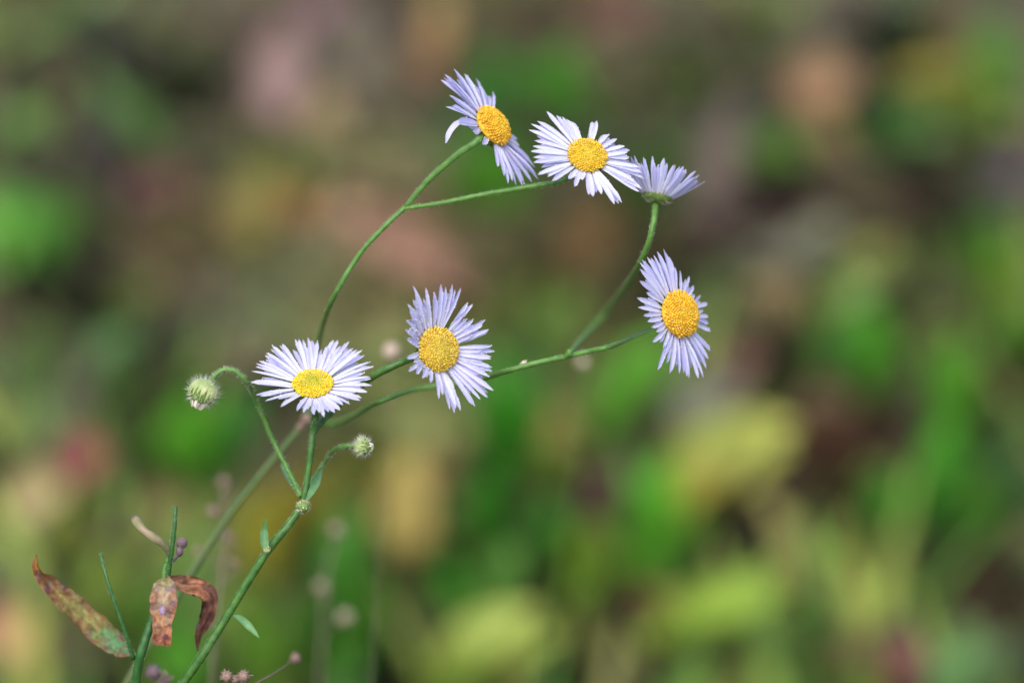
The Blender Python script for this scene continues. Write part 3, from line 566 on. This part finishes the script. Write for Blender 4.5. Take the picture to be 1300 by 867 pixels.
part('stem', B_, [M_STEM_PALE, M_HAIR], lambda mb: (
    tube(mb, [nodeA, P(430, 536, DF+.05), P(480, 511, DF+.012), P(530, 494, DF+.025), P(600, 484, DF+.022), P(640, 472, DF+.007), P(680, 461, DF+.005), n7], .00042, .00045, 12, 10, hairs=260, hl=.00025, hmi=1),
    tube(mb, [n7, P(748, 446, DF+.005), P(775, 440, DF+.004), P(800, 430, DF+.022), P(835, 416, DF+.030), C6-n6*r6*.6], .00042, .0004, 12, 10, hairs=160, hl=.0003, hmi=1),
    tube(mb, [n7, P(736, 434, DF+.04), P(763, 404, DF+.062), P(788, 372, DF+.045), P(806, 345, DF+.012), P(822, 312, DF+.004), P(830, 280, DF+.003), C3_-n3*r3*.6], .00042, .00048, 12, 10, hairs=320, hl=.0003, hmi=1)), n7)
part('node', B_, M_SEED, lambda mb: (ico(mb, P(389, 532, DF+.04), 8*PX, 0, 2), ico(mb, P(382, 541, DF+.042), 6*PX, 0, 2)))
for (x, y, q) in ((664, 463, .006), (722, 448, .005)):
    part('bract', B_, M_SEEDP if x < 700 else M_STEM_PALE, lambda mb: (blade(mb, [P(x-6, y+4, DF+q), P(x, y-2, DF+q-.001), P(x+5, y-6, DF+q)], [3, 6, 5, 1], NC), ico(mb, P(x+1, y+1, DF+q-.0005), 4*PX, 0, 2)))

# --- withered plant at lower left
baseW = P(172, 872, DF+.006); footW = ground_foot(baseW, .0, .02); footW.z = gz(footW.x, footW.y)
W_ = thing('withered_plant', footW, 'withering plant at the lower left with brown drooping leaves and bare stem stubs', 'plant')
part('stem', W_, [M_STEM_DARK, M_HAIR], lambda mb: (
    tube(mb, rise(footW, P(172, 1000, DF+.006))+[P(170, 930, DF+.006), baseW, P(178, 832, DF+.004), P(192, 790, DF+.004), P(202, 760, DF+.004), P(212, 735, DF+.004)], .0009, .0006, 12, 10, hairs=150, hl=.0003, hmi=1),
    tube(mb, [P(212, 738, DF+.003), P(217, 705, DF+.001), P(221, 672, DF), P(223, 642, DF)], .0004, .00032, 10, 8, hairs=120, hl=.0003, hmi=1),
    tube(mb, [P(170, 836, DF+.005), P(158, 800, DF+.003), P(144, 760, DF+.002), P(134, 728, DF+.002), P(128, 702, DF+.004)], .0004, .00022, 10, 8, hairs=120, hl=.0003, hmi=1)), footW)
def dead(cols, edge, blot=None):
    cols = [lin(c) for c in cols]; edge = lin(edge); blot = lin(blot or '6a5468')
    def f(t, q, p):
        x = t*(len(cols)-1)+noise.noise(p*700+Vector((q*2, 0, 0)))*1.3; x = max(0, min(len(cols)-1.001, x)); k = int(x); g = x-k; c = [cols[k][i]*(1-g)+cols[k+1][i]*g for i in range(3)]
        z = abs(q)*.9-.25+noise.noise(p*900+Vector((5, q*2, 0)))*1.2; z = max(0, min(.85, z)); y = max(0, min(.5, noise.noise(p*850+Vector((q, 9, 0)))*2.6-.45))
        mr = 1.25 if abs(q) < .08 else 1.0
        return tuple(((c[i]*(1-z)+edge[i]*z)*(1-y)+blot[i]*y)*mr for i in range(3))
    return f
M_WITH = leaf_mat('withered_leaf_surface', 1500, .15, .75, .35)
def wleaf(pts, ws, cols, blot, nrm=NC, cup=.3, wav=.6, label=None, extra=None):
    def fn(mb):
        blade(mb, [P(x, y, DF+z) for x, y, z in [(x_, y_, z_) for x_, y_, z_ in pts]], ws, nrm, 0, dead(cols, blot), 80, cup, wav*1.5, nx=17, rag=.28)
        if extra: extra(mb)
    o = part('leaf', W_, M_WITH, fn)
    if label: o['label'] = label
wleaf([(172,832,.010),(150,818,.012),(118,793,.012),(88,765,.011),(60,738,.010),(47,722,.008),(46,704,.008)], [5,26,34,33,30,26,22,13,9,3], ['4a6c46','56805a','5f8656','8a8850','8e8a56','847848','80604a','a4742c','8c6428','3c2820'], '7a4c3c', C3((-.3, .5, .8)).normalized(), .35, .5, 'long leaf turning from green to blotched rust with a curled brown tip')
def spot(mb): 
    c = lin('b4a4c4'); ctr = P(206, 774, DF-.0016)
    vs = [ctr]+[ctr+(RT*math.cos(g*.5236)*4.0+UP*math.sin(g*.5236)*7)*PX*R.uniform(.8, 1.15) for g in range(12)]
    mb.add(vs, [(0, i+1, (i+1) % 12+1) for i in range(12)], 0, 0., [tuple(c)]+[tuple(lin('8c7088'))]*12)
wleaf([(207,734,.003),(208,748,.0),(208,772,-.0005),(206,798,0),(206,820,.001)], [14,24,32,33,30,26,25,27,19], ['8c8850','a09470','a08c74','b48c68','b47c60','7c4a38'], '8a5a48', C3((-.15, .1, 1)).normalized(), .35, .5, 'folded tan leaf hanging straight down with a pale violet blotch', spot)
wleaf([(214,735,.006),(232,744,.007),(250,748,.007),(264,760,.006),(262,782,.007),(252,806,.008),(250,826,.009)], [10,22,26,26,24,20,15,9,2], ['a47c60','ac7c60','98684e','684840','5c3c30','6c4a3c'], '54382e', C3((.2, .5, .8)).normalized(), .5, .8, 'arched brown shrivelled leaf drooping to the right')
part('stub', W_, M_TAN, lambda mb: tube(mb, [P(216, 703, DF+.002), P(208, 692, DF), P(193, 681, DF-.001), P(180, 671, DF-.001), P(172, 659, DF)], .0005, .00078, 12, 8, wob=.35))
part('stub', W_, M_PURPLE, lambda mb: ico(mb, P(172, 659, DF), 6.3*PX, 0, 2, axis=C3((-.5, .8, 0)).normalized(), el=.8))
part('dry_bud', W_, M_PURPLE, lambda mb: (tube(mb, [P(220, 712, DF+.003), P(226, 704, DF+.005), P(230, 692, DF+.006)], .00022, .0003, 8, 6), ico(mb, P(231, 689, DF+.006), 7.5*PX, 0, 3), ico(mb, P(228, 700, DF+.005), 5*PX, 0, 2, axis=UP, el=1.4)))
part('small_bud', W_, M_STEM_PALE, lambda mb: (tube(mb, [P(209, 735, DF+.005), P(209, 722, DF+.005), P(213, 714, DF+.005)], .0005, .0004, 8, 6), ico(mb, P(213, 712, DF+.005), 4.5*PX, 0, 2)))

# --- dry stalks with seed heads between the plants and the floor
def dry(label, foot_px, stalk, heads, r=.0002, m=M_DRY, hm=M_SEED, pre=None):
    b = P(*stalk[0]); foot = ground_foot(b, foot_px, .05); foot.z = gz(foot.x, foot.y)
    t_ = thing('dry_stalk', foot, label, 'dry plant', 'dry seed stalks standing behind the flowers')
    def fn(mb):
        tube(mb, rise(foot, P(stalk[0][0]*1.5-stalk[1][0]*.5, stalk[0][1]+90, stalk[0][2]))+[P(*s) for s in stalk], r*1.3, r, 8, 8)
        for (x, y, d, q, sx, sy) in heads:
            e = P(x, y, d); j = P(sx, sy, stalk[-1][2]); tube(mb, [j, j.lerp(e, .5)+Vector((.002, 0, .001)), e], r*.8, r*.6, 6, 6)
    part('stem', t_, m, fn, foot)
    for (x, y, d, q, sx, sy) in heads:
        c = P(x, y, d)
        def hd(mb):
            ico(mb, c, q*PX*d/FOC*.8, 0, 2)
            for _ in range(60):
                v = Vector((R.gauss(0, 1), R.gauss(0, 1), R.gauss(0, 1))).normalized(); hair(mb, c+v*q*PX*.7, v, q*PX*d/FOC*.55, 0, .0001)
        part('seed_head', t_, hm, hd, c)
    return t_
dry('thin mauve brown dry stalk with three fuzzy seed heads beside the long rear stem', -.01, [(268,875,.52),(275,780,.52),(284,700,.525),(284,620,.53)], [(283,612,.55,9,284,640),(270,649,.52,9,283,680),(290,682,.53,8,284,712),(297,715,.53,7,282,740),(252,700,.53,7,280,745)])
dry('dry stalk with pale round seed heads at the lower centre left', .01, [(405,880,.59),(410,800,.59),(415,720,.595),(424,690,.60)], [(427,673,.60,11,424,695),(408,745,.595,11,413,760),(438,783,.59,13,411,800)], hm=M_SEEDF)
dry('thin dry stalk behind with one pale peach seed head between the two lower flowers', .02, [(470,880,.53),(482,700,.53),(492,560,.53),(496,460,.53)], [(497,446,.525,13,496,466)], r=.00007, hm=M_SEEDP)
dry('thin dry stalk behind ending in one small pale head under the right stem', .02, [(690,880,.56),(705,700,.56),(728,560,.56),(738,480,.56)], [(740,460,.56,8,738,480)], r=.00007, m=M_STEM_PALE, hm=M_SEEDP)
dry('low dry stalk at the bottom edge with brown round buds', .0, [(300,895,.44),(302,880,.44),(302,868,.44)], [(288,858,.44,9,302,872),(309,858,.438,9,302,872),(299,862,.445,6,302,872),(375,835,.475,8,302,880)], r=.00015)
dry('dry stalk with a faint mauve bud at the bottom left beside the withered leaf', .0, [(200,895,.47),(198,870,.47)], [(195,853,.47,12,198,868),(210,862,.472,8,198,872)], r=.0003, hm=M_PURPLE)
